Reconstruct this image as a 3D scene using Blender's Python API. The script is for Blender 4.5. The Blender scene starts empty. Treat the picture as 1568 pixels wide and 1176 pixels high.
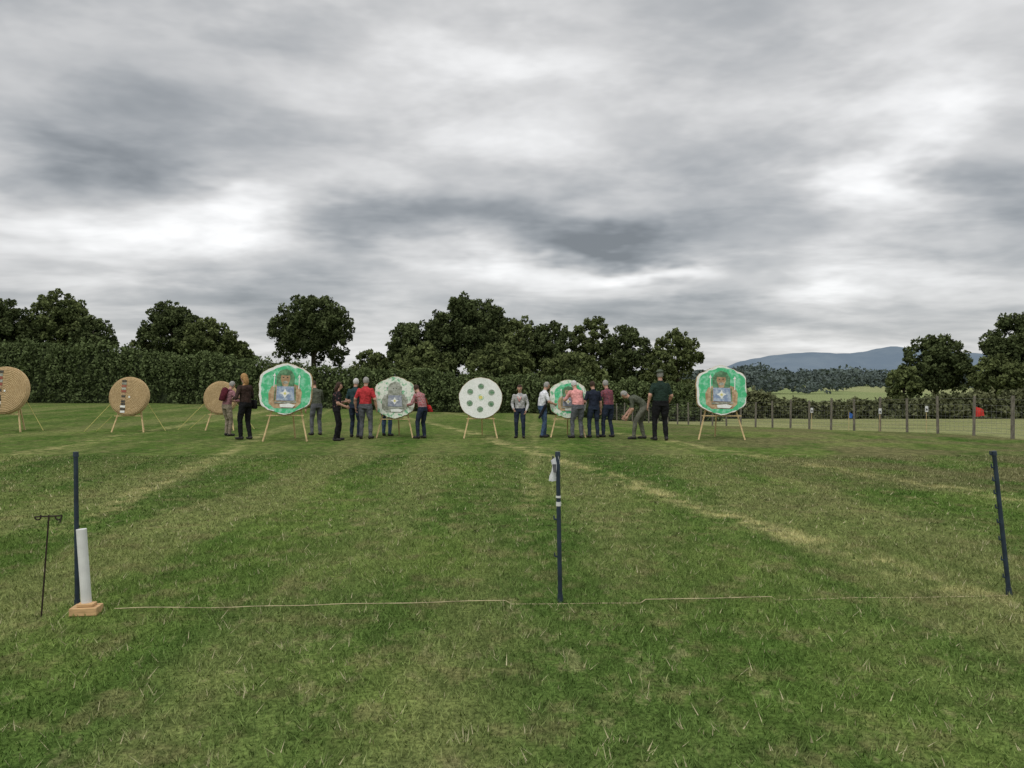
import bpy, math, random
import numpy as np
from mathutils import Vector, Matrix, noise as mn
random.seed(7); rng=np.random.default_rng(11)
R=math.radians
scene=bpy.context.scene
scene.view_settings.view_transform='Standard'
scene.view_settings.look='None'
scene.view_settings.exposure=0

# ------------------------------------------------------------ node helper
class NT:
    def __init__(s,tree): s.t=tree; s.n=tree.nodes; s.l=tree.links
    def put(s,sock,v):
        if isinstance(v,bpy.types.NodeSocket): s.l.new(v,sock)
        elif v is not None:
            try: sock.default_value=v
            except Exception: sock.default_value=(*v,1) if len(v)==3 else v
    def m(s,op,a,b=None,c=None,clamp=False):
        n=s.n.new('ShaderNodeMath'); n.operation=op; n.use_clamp=clamp
        s.put(n.inputs[0],a); s.put(n.inputs[1],b); s.put(n.inputs[2],c); return n.outputs[0]
    def noise(s,vec,scale,detail=4,rough=.55,dist=0,col=False):
        n=s.n.new('ShaderNodeTexNoise'); s.put(n.inputs['Vector'],vec)
        n.inputs['Scale'].default_value=scale; n.inputs['Detail'].default_value=detail
        n.inputs['Roughness'].default_value=rough; n.inputs['Distortion'].default_value=dist
        return n.outputs['Color' if col else 'Fac']
    def mr(s,v,a,b,c=0,d=1):
        n=s.n.new('ShaderNodeMapRange'); s.put(n.inputs[0],v)
        for i,k in enumerate((a,b,c,d)): n.inputs[i+1].default_value=k
        n.interpolation_type='SMOOTHSTEP'; return n.outputs[0]
    def mix(s,f,a,b,mode='MIX'):
        n=s.n.new('ShaderNodeMix'); n.data_type='RGBA'; n.blend_type=mode
        s.put(n.inputs[0],f); s.put(n.inputs[6],a if not isinstance(a,tuple) else (*a,1)); s.put(n.inputs[7],b if not isinstance(b,tuple) else (*b,1))
        return n.outputs[2]
    def xyz(s,x,y,z):
        n=s.n.new('ShaderNodeCombineXYZ'); s.put(n.inputs[0],x); s.put(n.inputs[1],y); s.put(n.inputs[2],z); return n.outputs[0]
    def sep(s,v):
        n=s.n.new('ShaderNodeSeparateXYZ'); s.l.new(v,n.inputs[0]); return n.outputs
    def vm(s,op,a,b):
        n=s.n.new('ShaderNodeVectorMath'); n.operation=op; s.put(n.inputs[0],a); s.put(n.inputs[1],b); return n.outputs[0]

def newmat(name,rough=.8,spec=.2):
    m=bpy.data.materials.new(name); m.use_nodes=True
    t=NT(m.node_tree); b=m.node_tree.nodes['Principled BSDF']
    b.inputs['Roughness'].default_value=rough; b.inputs['Specular IOR Level'].default_value=spec
    return m,t,b
def diffmat(name):
    m=bpy.data.materials.new(name); m.use_nodes=True; t=NT(m.node_tree)
    t.n.remove(t.n['Principled BSDF']); b=t.n.new('ShaderNodeBsdfDiffuse')
    t.l.new(b.outputs[0],t.n['Material Output'].inputs['Surface']); return m,t,b
def bump(t,b,h,st=.3,d=.02):
    n=t.n.new('ShaderNodeBump'); n.inputs['Strength'].default_value=st; n.inputs['Distance'].default_value=d
    t.l.new(h,n.inputs['Height']); t.l.new(n.outputs[0],b.inputs['Normal'])
_mc={}
def simple(name,col,var=.25,scale=20,rough=.8,bmp=.2,spec=.2,stretch=(1,1,1)):
    if name in _mc: return _mc[name]
    m,t,b=newmat(name,rough,spec)
    tc=t.n.new('ShaderNodeTexCoord').outputs['Object']
    v=t.vm('MULTIPLY',tc,stretch)
    f=t.noise(v,scale,4)
    c=t.mix(t.mr(f,.3,.7),tuple(x*(1-var) for x in col),tuple(min(1,x*(1+var)) for x in col))
    t.l.new(c,b.inputs['Base Color'])
    if bmp: bump(t,b,f,bmp,.01)
    _mc[name]=m; return m

# ------------------------------------------------------------ terrain
def sstep(a,b,x):
    t=min(1,max(0,(x-a)/(b-a))); return t*t*(3-2*t)
def ground(x,y):
    d=max(0,y-20); d=d-2*(1-math.exp(-d/2))
    s=.024*sstep(-24,0,x)+.023*sstep(0,8.5,x)
    z=-5*(1-math.exp(-s*d/5))
    z+=.025*mn.noise(Vector((x*.25,y*.25,0)))*sstep(8,14,y)*(1 if y<200 else 0)
    if y>800: z+=(y-800)*.004
    return z
def axis(segs):
    out=[]
    for a,b,n in segs: out+=list(np.linspace(a,b,n,endpoint=False))
    out.append(segs[-1][1]); return out
xs=axis([(-6000,-300,12),(-300,-60,12),(-60,-20,20),(-20,20,60),(20,60,20),(60,300,14),(300,6000,14)])
ys=axis([(-200,-10,8),(-10,4,10),(4,60,110),(60,200,30),(200,1200,20),(1200,7000,10)])
V=[(x,y,ground(x,y)) for y in ys for x in xs]
nx=len(xs); F=[(j*nx+i,j*nx+i+1,(j+1)*nx+i+1,(j+1)*nx+i) for j in range(len(ys)-1) for i in range(nx-1)]
def mkobj(name,V,F,mats,parent=None,smooth=False,mi=None):
    me=bpy.data.meshes.new(name); me.from_pydata([tuple(v) for v in V],[],F)
    for m in (mats if isinstance(mats,(list,tuple)) else [mats]): me.materials.append(m)
    if mi is not None: me.polygons.foreach_set('material_index',np.array(mi,dtype=np.int32))
    if smooth: me.polygons.foreach_set('use_smooth',np.ones(len(F),dtype=bool))
    me.update()
    o=bpy.data.objects.new(name,me); scene.collection.objects.link(o)
    if parent: o.parent=parent
    return o
def empty(name,loc=(0,0,0),rz=0):
    o=bpy.data.objects.new(name,None); scene.collection.objects.link(o)
    o.location=loc; o.rotation_euler=(0,0,rz); o.empty_display_size=.2; return o

def lawn_colour(t,far=True):
    pos=t.n.new('ShaderNodeNewGeometry').outputs['Position']
    x,y,z=t.sep(pos)
    p2=t.xyz(x,y,0.0)
    NA=t.sep(t.noise(p2,.45,2,.6,0,True)); NB=t.sep(t.noise(p2,2.3,3,.72,0,True))
    wob=t.m('MULTIPLY',t.m('SUBTRACT',NA[0],.5),1.6)
    xw=t.m('ADD',x,wob)
    base=t.mix(t.mr(NA[1],.38,.62),(.082,.143,.034),(.128,.186,.050))
    # cut lanes: alternate light and dark strips along the range
    lane=t.m('SINE',t.m('MULTIPLY',t.m('ADD',x,t.m('MULTIPLY',wob,.30)),3.3))
    LN=t.sep(t.noise(t.xyz(xw,t.m('MULTIPLY',y,.05),0.0),.85,1,.5,0,True))
    base=t.mix(t.m('MULTIPLY',t.mr(lane,-.5,.5),.26),base,(.175,.215,.078))
    base=t.mix(t.mr(LN[0],.42,.58),t.mix(.50,base,(.055,.116,.024)),base)
    base=t.mix(t.m('MULTIPLY',t.mr(LN[1],.50,.64),.50),base,(.235,.245,.105))
    base=t.mix(t.m('MULTIPLY',t.mr(NB[0],.50,.66),.55),base,(.200,.185,.092))
    right=t.m('MULTIPLY',t.mr(x,0.5,7,.25,1),t.mr(y,7,12,.30,1))
    base=t.mix(t.m('MULTIPLY',t.mr(NA[2],.42,.60),t.m('MULTIPLY',right,.75)),base,(.165,.150,.082))
    def row(x0,y0,x1,y1,w,amt,base,nz):
        L=math.hypot(x1-x0,y1-y0); nxn,nyn=-(y1-y0)/L,(x1-x0)/L
        d=t.m('ADD',t.m('ADD',t.m('MULTIPLY',x,nxn),t.m('MULTIPLY',y,nyn)),-(x0*nxn+y0*nyn))
        d=t.m('ABSOLUTE',t.m('ADD',d,t.m('MULTIPLY',wob,.3)))
        f=t.m('MULTIPLY',t.mr(d,w,w*.1),nz)
        f=t.m('MULTIPLY',f,t.mr(y,min(y0,y1)-1.2,min(y0,y1)+1,0,amt))
        return t.mix(f,base,(.40,.37,.18))
    n1=t.mr(NB[1],.40,.62); n2=t.mr(NB[2],.40,.62)
    base=row(3.2,5.4,-.15,18.6,.34,.85,base,n1)
    base=row(-4.5,8.0,-6.2,18.6,.34,.65,base,n2)
    base=row(-9.0,10.0,-11,26,.5,.6,base,n1)
    base=row(.2,9,.6,22,.22,.45,base,n2)
    base=row(6.5,9.0,3.8,19,.40,.6,base,n2)
    cl=t.sep(t.noise(t.vm('MULTIPLY',p2,(1,.6,1)),6.5,3,.68,0,True))
    base=t.mix(t.m('MULTIPLY',t.mr(cl[0],.60,.70),t.mr(y,5,9,.35,.8)),base,(.042,.046,.024))
    base=t.mix(t.m('MULTIPLY',t.mr(cl[1],.58,.68),.42),base,(.29,.27,.15))
    if far:
        q=t.m('ADD',x,t.m('MULTIPLY',t.m('SUBTRACT',y,20),.223))
        bf=t.m('MULTIPLY',t.mr(q,12.3,12.8),t.mr(NA[1],.3,.7,.45,.95))
        base=t.mix(bf,base,(.32,.33,.17))
        vo=t.n.new('ShaderNodeTexVoronoi'); vo.inputs['Scale'].default_value=.006; t.l.new(t.vm('MULTIPLY',p2,(1,.4,1)),vo.inputs['Vector'])
        fld=t.mix(t.sep(vo.outputs['Color'])[0],(.22,.29,.13),(.33,.35,.19))
        base=t.mix(t.mr(y,80,120),base,fld)
        base=t.mix(t.mr(y,1200,4000,0,.8),base,(.16,.22,.24))  # aerial haze painted in: far ground colour blended towards blue-grey
    return base,p2,y,cl
gm,t,b=diffmat('mown_grass_ground')
c,p2,yy,cl=lawn_colour(t)
fine=t.noise(p2,38,3,.75)
c=t.mix(t.mr(fine,.3,.7),t.mix(1,c,(.42,.43,.40),'MULTIPLY'),t.mix(1,c,(1.32,1.3,1.22),'MULTIPLY'))
c=t.mix(t.mr(cl[2],.35,.65),t.mix(1,c,(.70,.72,.70),'MULTIPLY'),t.mix(1,c,(1.2,1.18,1.15),'MULTIPLY'))
t.l.new(c,b.inputs['Color'])
mkobj('grass_field',V,F,gm,smooth=True)

# ------------------------------------------------------------ grass blades
bm_,t,b=diffmat('grass_blades')
c,p2,yy,cl=lawn_colour(t,False)
at=t.n.new('ShaderNodeAttribute'); at.attribute_name='shade'
c=t.mix(at.outputs['Fac'],t.mix(1,c,(.50,.60,.48),'MULTIPLY'),t.mix(1,c,(2.0,1.95,1.95),'MULTIPLY'))
c=t.mix(t.mr(at.outputs['Fac'],.965,.975),c,(.50,.46,.28))
t.l.new(c,b.inputs['Color'])
def setshade(me,arr):
    a=me.attributes.new('shade','FLOAT','FACE'); a.data.foreach_set('value',np.asarray(arr,dtype=np.float32))
def fastmesh(name,verts,k,mat,shade=None):
    n=len(verts)//k
    me=bpy.data.meshes.new(name)
    me.vertices.add(len(verts)); me.vertices.foreach_set('co',np.asarray(verts,dtype=np.float32).ravel())
    me.loops.add(n*k); me.loops.foreach_set('vertex_index',np.arange(n*k,dtype=np.int32))
    me.polygons.add(n); me.polygons.foreach_set('loop_start',np.arange(0,n*k,k,dtype=np.int32))
    me.polygons.foreach_set('loop_total',np.full(n,k,dtype=np.int32))
    me.materials.append(mat); me.update(calc_edges=True)
    if shade is not None: setshade(me,shade)
    return me
def tile(name,n,hmin,hmax,w):
    cx=rng.uniform(-.5,.5,(n,2)); clump=np.array([mn.noise(Vector((p[0]*9,p[1]*9,n)))for p in cx])
    h=rng.uniform(hmin,hmax,n)*(1+.9*clump)
    a=rng.uniform(0,2*np.pi,n); l=rng.uniform(.2,1.3,n)*h; la=rng.uniform(0,2*np.pi,n)
    ww=w*rng.uniform(.6,1.4,n)[:,None]
    v=np.zeros((n,3,3))
    v[:,0,:2]=cx+np.c_[np.cos(a),np.sin(a)]*ww/2; v[:,1,:2]=cx-np.c_[np.cos(a),np.sin(a)]*ww/2
    v[:,2,:2]=cx+np.c_[np.cos(la),np.sin(la)]*l[:,None]; v[:,2,2]=h
    return fastmesh(name,v.reshape(-1,3),3,bm_,np.clip(rng.uniform(0,1,n)*.92+.30*clump+.03,0,1))
t1=[tile('grass_tile_%d'%i,4200,.012,.040,.0058) for i in range(3)]
t2=[tile('grass_tile_far_%d'%i,1200,.012,.036,.011) for i in range(2)]
gp=empty('lawn_grass')
for j in range(2,16):
    for i in range(-12,13):
        if abs(i)>j*.68+1.6: continue
        me=random.choice(t1 if j<8 else t2)
        o=bpy.data.objects.new('grass_patch',me); scene.collection.objects.link(o); o.parent=gp
        o.location=(i,j,ground(i,j)-.002); o.rotation_euler=(0,0,random.randrange(4)*math.pi/2)

# ------------------------------------------------------------ foliage
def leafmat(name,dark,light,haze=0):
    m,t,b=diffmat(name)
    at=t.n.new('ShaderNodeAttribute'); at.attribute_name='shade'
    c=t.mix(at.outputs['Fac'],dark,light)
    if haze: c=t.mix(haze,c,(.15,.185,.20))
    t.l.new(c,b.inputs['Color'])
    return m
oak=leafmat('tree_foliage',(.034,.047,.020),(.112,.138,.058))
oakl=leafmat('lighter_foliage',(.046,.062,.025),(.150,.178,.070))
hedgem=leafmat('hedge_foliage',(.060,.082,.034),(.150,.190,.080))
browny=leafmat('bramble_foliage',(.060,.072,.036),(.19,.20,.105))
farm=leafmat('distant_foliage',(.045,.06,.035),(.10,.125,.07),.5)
bark=simple('bark',(.075,.063,.05),.4,8,.95,0)
def leafverts(P,s,up=None):
    n=len(P); a=rng.normal(size=(n,3)); a/=np.linalg.norm(a,axis=1)[:,None]
    b_=np.cross(a,rng.normal(size=(n,3))); b_/=np.linalg.norm(b_,axis=1)[:,None]
    s=np.broadcast_to(s,(n,))[:,None]
    v=np.stack([P-a*s,P-b_*s*.55,P+a*s,P+b_*s*.55],1)
    return v.reshape(-1,3)
def lobes_to_leaves(lobes,dens,size):
    Ps=[];Sh=[]
    for c,r,br in lobes:
        n=int(dens*r[0]*r[2]*4)+8
        d=rng.normal(size=(n,3)); d/=np.linalg.norm(d,axis=1)[:,None]
        rad=rng.uniform(.45,1.08,n)**.6
        P=np.array(c)+d*rad[:,None]*np.array(r)
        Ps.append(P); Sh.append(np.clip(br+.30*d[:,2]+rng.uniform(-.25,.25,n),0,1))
    return np.concatenate(Ps),np.concatenate(Sh)
def tubes(parts,n=7):
    V=[];F=[]
    for p0,p1,r0,r1 in parts:
        p0=Vector(p0);p1=Vector(p1); d=(p1-p0).normalized()
        a=d.orthogonal().normalized(); b2=d.cross(a); k=len(V)
        for p,r in((p0,r0),(p1,r1)):
            for i in range(n):
                th=2*math.pi*i/n; V.append(p+a*math.cos(th)*r+b2*math.sin(th)*r)
        for i in range(n): F.append((k+i,k+(i+1)%n,k+n+(i+1)%n,k+n+i))
        F.append(tuple(k+i for i in range(n))[::-1]); F.append(tuple(k+n+i for i in range(n)))
    return V,F
def tree(name,x,y,ztop,w,mat,low=.22,openness=0,lf=.17,nl=None):
    g=ground(x,y); H=ztop-g; e=empty(name,(x,y,g))
    rx=w/2; ry=rx*.9; rz=H*(1-low)/2; cz=H-rz
    n=nl or int(30+rx*10); lobes=[]
    for i in range(n):
        while True:
            d=rng.normal(size=3); d/=np.linalg.norm(d)
            if d[2]>-.75: break
        k=rng.uniform(.35,.86)
        r=rng.uniform(.13,.26)*min(rx,rz)
        taper=1-.25*max(0,d[2])
        c=(d[0]*k*rx*taper,d[1]*k*ry*taper,cz+d[2]*k*rz)
        if openness and random.random()<openness: continue
        lobes.append((c,(r*1.3,r*1.2,r*.8),rng.uniform(.05,.70)))
    for i in range(int(n*2.0)):
        d=rng.normal(size=3); d/=np.linalg.norm(d); d[2]=abs(d[2]) if random.random()<.75 else d[2]
        k=rng.uniform(.82,1.02); r=rng.uniform(.04,.11)*min(rx,rz)+.08
        lobes.append(((d[0]*k*rx*.95,d[1]*k*ry,cz+d[2]*k*rz),(r,r,r*1.0),rng.uniform(.3,.85)))
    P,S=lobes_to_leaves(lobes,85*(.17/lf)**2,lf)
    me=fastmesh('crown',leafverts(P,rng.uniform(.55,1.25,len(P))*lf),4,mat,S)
    o=bpy.data.objects.new('crown',me); scene.collection.objects.link(o); o.parent=e
    tr=max(.12,H*.028); parts=[((0,0,-.3),(0.1,0,H*.25),tr*1.4,tr),((0.1,0,H*.25),(0,.1,H*.6),tr,tr*.55),((0,.1,H*.6),(.1,0,H*.85),tr*.55,tr*.2)]
    for i in range(9):
        c=lobes[i%len(lobes)][0]; z0=H*rng.uniform(.22,.55)
        mid=(c[0]*.5,c[1]*.5,(z0+c[2])/2+.2)
        parts+=[((0,0.05,z0),mid,tr*.4,tr*.25),(mid,c,tr*.25,tr*.08)]
    Vt,Ft=tubes(parts); mkobj('trunk_and_limbs',Vt,Ft,bark,e,True)
    return e
T=[(-58,78,8.4,9,oak),(-50.5,78,9.2,8.5,oak),(-45.6,80,10.0,7.5,oakl),(-41.6,79,7.7,5.0,oak),
   (-37.2,80,5.4,3.8,oakl),(-34.2,80,9.0,6.8,oak),(-30.2,79,7.4,6.4,oakl),(-27.4,80,5.3,3.4,oakl),
   (-13.7,78,4.2,4.2,oakl),
   (-9.6,78,7.2,5.8,oak),(-4.1,80,9.7,9.6,oak),(.8,79,7.4,6.0,oakl),(3.9,78,7.0,5.6,oak),(7.9,79,7.9,4.4,oakl),
   (11.0,78,6.6,5.8,oak),(-7.5,68,4.4,6,oakl),(-1,67,4.4,6,oakl),(5,67,3.7,6,oakl),(14,76,4.4,3.6,oakl)]
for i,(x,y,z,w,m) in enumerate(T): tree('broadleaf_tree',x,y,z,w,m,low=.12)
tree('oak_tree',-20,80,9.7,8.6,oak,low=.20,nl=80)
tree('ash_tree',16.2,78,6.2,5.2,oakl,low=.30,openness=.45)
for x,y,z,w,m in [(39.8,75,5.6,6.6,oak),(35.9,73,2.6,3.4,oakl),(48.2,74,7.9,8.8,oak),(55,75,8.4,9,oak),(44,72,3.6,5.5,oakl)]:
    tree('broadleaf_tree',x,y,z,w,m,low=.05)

def interp(tab,x): return float(np.interp(x,[a for a,_ in tab],[b for _,b in tab]))
def hedge(name,x0,x1,yc,tab,mat,dens,size,thick=1.6,shoots=4,rough=.35):
    L=x1-x0; P=[];S=[]
    n=int(L*dens*3)
    X=rng.uniform(x0,x1,n)
    for x in X:
        g=ground(x,yc); top=interp(tab,x)+rough*(mn.noise(Vector((x*.45,yc,0)))*1.1+mn.noise(Vector((x*1.9,3,yc)))*.7)
        u=random.random()**.8; z=g+(top-g)*u
        bulge=.5*mn.noise(Vector((x*.8,z*.9,5)))+.45*mn.noise(Vector((x*2.6,z*1.6,9)))
        yy=yc-thick*.5*(1-.6*u*u)-bulge+rng.uniform(-.1,.9)*(.5 if random.random()<.7 else thick)
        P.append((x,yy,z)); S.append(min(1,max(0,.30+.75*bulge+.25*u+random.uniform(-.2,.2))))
    if shoots:
        for k in range(int(L*shoots)):
            x=random.uniform(x0,x1); u=random.random()**.6; g=ground(x,yc); top=g+(interp(tab,x)-g)*(.35+.65*u); lean=random.uniform(-.12,.12); h=random.uniform(.1,.5)
            y=yc-thick*.5*(1-.6*u*u)-.25+random.uniform(-.2,.6); br=random.uniform(.3,.75)
            for j in range(10):
                f=j/9; P.append((x+lean*f*2+random.uniform(-.11,.11),y+random.uniform(-.11,.11),top-.45+f*(h+.4))); S.append(min(1,br+random.uniform(-.1,.2)))
    P=np.array(P);S=np.array(S)
    e=empty(name)
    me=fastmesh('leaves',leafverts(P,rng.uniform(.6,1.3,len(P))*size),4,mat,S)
    o=bpy.data.objects.new('leaves',me); scene.collection.objects.link(o); o.parent=e
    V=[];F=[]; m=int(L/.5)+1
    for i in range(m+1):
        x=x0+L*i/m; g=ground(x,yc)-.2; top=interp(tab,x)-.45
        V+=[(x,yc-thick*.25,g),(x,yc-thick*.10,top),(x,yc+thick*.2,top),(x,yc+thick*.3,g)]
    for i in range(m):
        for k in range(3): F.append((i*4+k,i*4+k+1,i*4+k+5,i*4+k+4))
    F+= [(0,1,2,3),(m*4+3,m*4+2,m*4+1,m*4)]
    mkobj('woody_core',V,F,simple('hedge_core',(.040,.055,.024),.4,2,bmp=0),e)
hedge('tall_hedge',-48,13,50,[(-48,3.9),(-32,3.8),(-24.7,3.6),(-21,3.0),(-17,2.8),(-11,2.2),(-3.4,1.85),(4.7,1.5),(13,1.0)],hedgem,430,.100,shoots=16,rough=.45)
hedge('field_hedge',11,75,60,[(11,1.1),(17,.8),(20,.0),(24,-.25),(30,.0),(36,.5),(60,1.4)],browny,200,.16,rough=.45)
hedge('roadside_hedge',10,130,105,[(10,3.0),(20,1.9),(30,-.2),(36,-1.9),(56,-1.9),(62,0),(130,2)],oak,60,.35,thick=3,shoots=0,rough=.5)
def woods(name,strips,mat):
    P=[];S=[];Z=[]
    for x0,x1,y,h,n,s in strips:
        for k in range(n):
            x=random.uniform(x0,x1); y_=y+random.uniform(-.04,.04)*y; g=ground(x,y_)
            hh=h*(.62+.5*abs(mn.noise(Vector((x*.012*700/y,y*.1,1))))+.35*mn.noise(Vector((x*.05*700/y,y,4))))
            r=hh*random.uniform(.25,.45); c=np.array((x,y_,g+hh*random.uniform(.3,.75)))
            d=rng.normal(size=(60,3)); d/=np.linalg.norm(d,axis=1)[:,None]; br=random.uniform(.2,.6)
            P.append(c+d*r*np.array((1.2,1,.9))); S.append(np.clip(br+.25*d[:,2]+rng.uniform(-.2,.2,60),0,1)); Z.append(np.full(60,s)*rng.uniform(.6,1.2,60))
    me=fastmesh(name,leafverts(np.concatenate(P),np.concatenate(Z)),4,mat,np.concatenate(S))
    o=bpy.data.objects.new(name,me); scene.collection.objects.link(o)
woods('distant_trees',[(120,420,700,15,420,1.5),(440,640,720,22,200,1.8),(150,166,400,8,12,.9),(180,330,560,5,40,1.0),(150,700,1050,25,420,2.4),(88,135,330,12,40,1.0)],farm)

prof=[(1700,120),(1900,170),(2050,195),(2200,212),(2350,222),(2500,215),(2650,210),(2760,224),(2880,246),(2990,268),(3120,255),(3300,225),(3600,215),(4000,150),(4600,60)]
V=[];F=[];rows=10;cols=90
for j in range(rows):
    f=j/(rows-1)
    for i in range(cols):
        x=1400+3300*i/(cols-1); h=interp(prof,x)*sstep(1300,1800,x)
        z=-10+(h+6*mn.noise(Vector((x*.012,0,0))))*math.sin(f*math.pi/2)*(1+.1*mn.noise(Vector((x*.004,f*4,2)))*(1-f))
        V.append((x,5400+900*f,z))
for j in range(rows-1):
    for i in range(cols-1): F.append((j*cols+i,j*cols+i+1,(j+1)*cols+i+1,(j+1)*cols+i))
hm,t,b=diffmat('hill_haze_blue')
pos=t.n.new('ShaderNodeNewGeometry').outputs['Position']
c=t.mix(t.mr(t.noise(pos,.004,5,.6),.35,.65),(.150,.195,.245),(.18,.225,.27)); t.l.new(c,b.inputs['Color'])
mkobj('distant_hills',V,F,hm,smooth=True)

# ------------------------------------------------------------ archery targets
wood=simple('pine_legs',(.58,.44,.23),.25,14,.7,.2,stretch=(3,3,.6))
straw,t,b=newmat('coiled_straw',.9,.1)
tc=t.n.new('ShaderNodeTexCoord').outputs['Object']; x,y,z=t.sep(tc)
atn=t.n.new('ShaderNodeAttribute'); atn.attribute_name='rad'
ring=t.m('SINE',t.m('MULTIPLY',atn.outputs['Fac'],150))
nz=t.noise(tc,28,4,.7)
c=t.mix(t.mr(nz,.3,.7),(.40,.27,.13),(.64,.48,.27)); c=t.mix(t.mr(ring,-.9,.2,.35,0),c,(.26,.17,.08))
c=t.mix(t.mr(t.noise(tc,3,3,.6),.4,.65,0,.4),c,(.34,.24,.13))
t.l.new(c,b.inputs['Base Color']); bump(t,b,t.m('ADD',ring,nz),.6,.01)
def paint(name,c1,c2,lo=.5,hi=.56,scale=5,thr=None):
    m,t,b=newmat(name,.7,.2)
    tc=t.n.new('ShaderNodeTexCoord').outputs['Object']
    f=t.noise(tc,scale,5,.65); c=t.mix(t.mr(f,lo,hi),c1,c2)
    c=t.mix(t.mr(t.noise(tc,45,2),.35,.65,.20,0),c,(.27,.25,.17))
    t.l.new(c,b.inputs['Base Color']); return m
green=paint('green_face_paint',(.055,.50,.22),(.28,.68,.46),.46,.62,7)
palegreen=paint('pale_green_paint',(.15,.46,.24),(.80,.84,.74),.38,.52,8)
whitep=paint('white_face_paint',(.78,.81,.76),(.87,.88,.85),.4,.6,4)
tanp=paint('tan_paint',(.36,.22,.12),(.57,.42,.26),.4,.6,9)
dgreen=paint('dark_green_paint',(.06,.16,.08),(.14,.32,.17),.4,.6,9)
greyp=paint('grey_figure_paint',(.22,.24,.19),(.44,.46,.40),.4,.6,12)
bluep=paint('blue_grey_panel',(.22,.30,.46),(.44,.52,.62),.4,.6,14)
paintpanel=paint('grey_blue_panel',(.22,.25,.33),(.40,.43,.48),.4,.6,14)
spotp=paint('green_spot',(.12,.22,.14),(.34,.42,.32),.4,.6,25)
yelp=paint('yellow_spot',(.70,.62,.12),(.8,.75,.3),.4,.6,9)
blackp=paint('dark_paint',(.03,.03,.03),(.08,.07,.06),.4,.6,9)
redp=paint('red_paint',(.30,.06,.05),(.35,.12,.08),.4,.6,9)
rope_m=simple('yellow_twine',(.62,.55,.20),.15,60,.9,0)
TILT=R(9)
def tmap(zc,u,v,w): return (u, v*math.sin(TILT)-w*math.cos(TILT), zc+v*math.cos(TILT)+w*math.sin(TILT))
def flat(name,zc,pts,w,mat,par):
    V=[tmap(zc,u,v,w) for u,v in pts]; mkobj(name,V,[tuple(range(len(V)))],mat,par)
def ell(cu,cv,a,b_,n=20): return [(cu+a*math.cos(2*math.pi*i/n),cv+b_*math.sin(2*math.pi*i/n)) for i in range(n)]
def boss(par,zc,outline,th,mat):
    n=len(outline);V=[];F=[]; K=8
    for w in (-th/2,th/2):
        V.append(tmap(zc,0,0,w))
        for k in range(1,K+1):
            for u,v in outline:
                V.append(tmap(zc,u*k/K,v*k/K,w if k<K else w*.8))
    N=1+K*n
    for s in (0,1):
        o=s*N
        for i in range(n):
            F.append((o,o+1+i,o+1+(i+1)%n))
            for k in range(K-1):
                a=o+1+k*n; F.append((a+i,a+n+i,a+n+(i+1)%n,a+(i+1)%n))
    a=1+(K-1)*n
    for i in range(n): F.append((a+i,a+(i+1)%n,N+a+(i+1)%n,N+a+i))
    o=mkobj('straw_boss',V,F,mat,par,True)
    rad=[0]+[k/K*.6 for k in range(1,K+1) for _ in range(n)]; rad=rad*2
    at=o.data.attributes.new('rad','FLOAT','POINT'); at.data.foreach_set('value',np.array(rad,dtype=np.float32))
def stand(par,zc,r,spread,back=1.0):
    parts=[]
    y0=.11
    def leg(top,foot,a=.024): parts.append((top,foot,a,a))
    leg((-.10,y0+.18,zc+r*.85),(-spread,-.12,0.0)); leg((.10,y0+.18,zc+r*.85),(spread,-.12,0.0))
    leg((0,y0+.2,zc+r*.85),(0,back,0.0))
    zb=zc-r*.98
    parts.append(((-spread*.85,-.09,zb),(spread*.85,-.09,zb),.018,.018))
    V,F=tubes(parts,4); mkobj('easel_legs',V,F,wood,par)
def hexo(w,h,rnd=.14,irr=.018,sd=0):
    rr=random.Random(sd)
    pts=[(0,h/2*1.03),(w/2*1.02,h*.30),(w/2,-h*.31),(0,-h/2*1.03),(-w/2,-h*.31),(-w/2*1.02,h*.30)]
    out=[]
    for i in range(6):
        a=Vector(pts[i-1]);b_=Vector(pts[i]);c_=Vector(pts[(i+1)%6])
        p=b_+(a-b_).normalized()*rnd; q=b_+(c_-b_).normalized()*rnd
        for f in (0,.2,.4,.6,.8,1):
            m=p.lerp(b_,f).lerp(b_.lerp(q,f),f); out.append((m.x+rr.uniform(-irr,irr)*.3,m.y+rr.uniform(-irr,irr)*.3))
        nx_=Vector(pts[(i+1)%6]); e_=nx_+(b_-nx_).normalized()*rnd
        for f in (.25,.5,.75):
            m=q.lerp(e_,f); out.append((m.x*1.02+rr.uniform(-irr,irr),m.y*1.02+rr.uniform(-irr,irr)))
    return out[::-1]
def sc(pts,k,du=0,dv=0): return [(u*k+du,v*k+dv) for u,v in pts]
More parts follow.
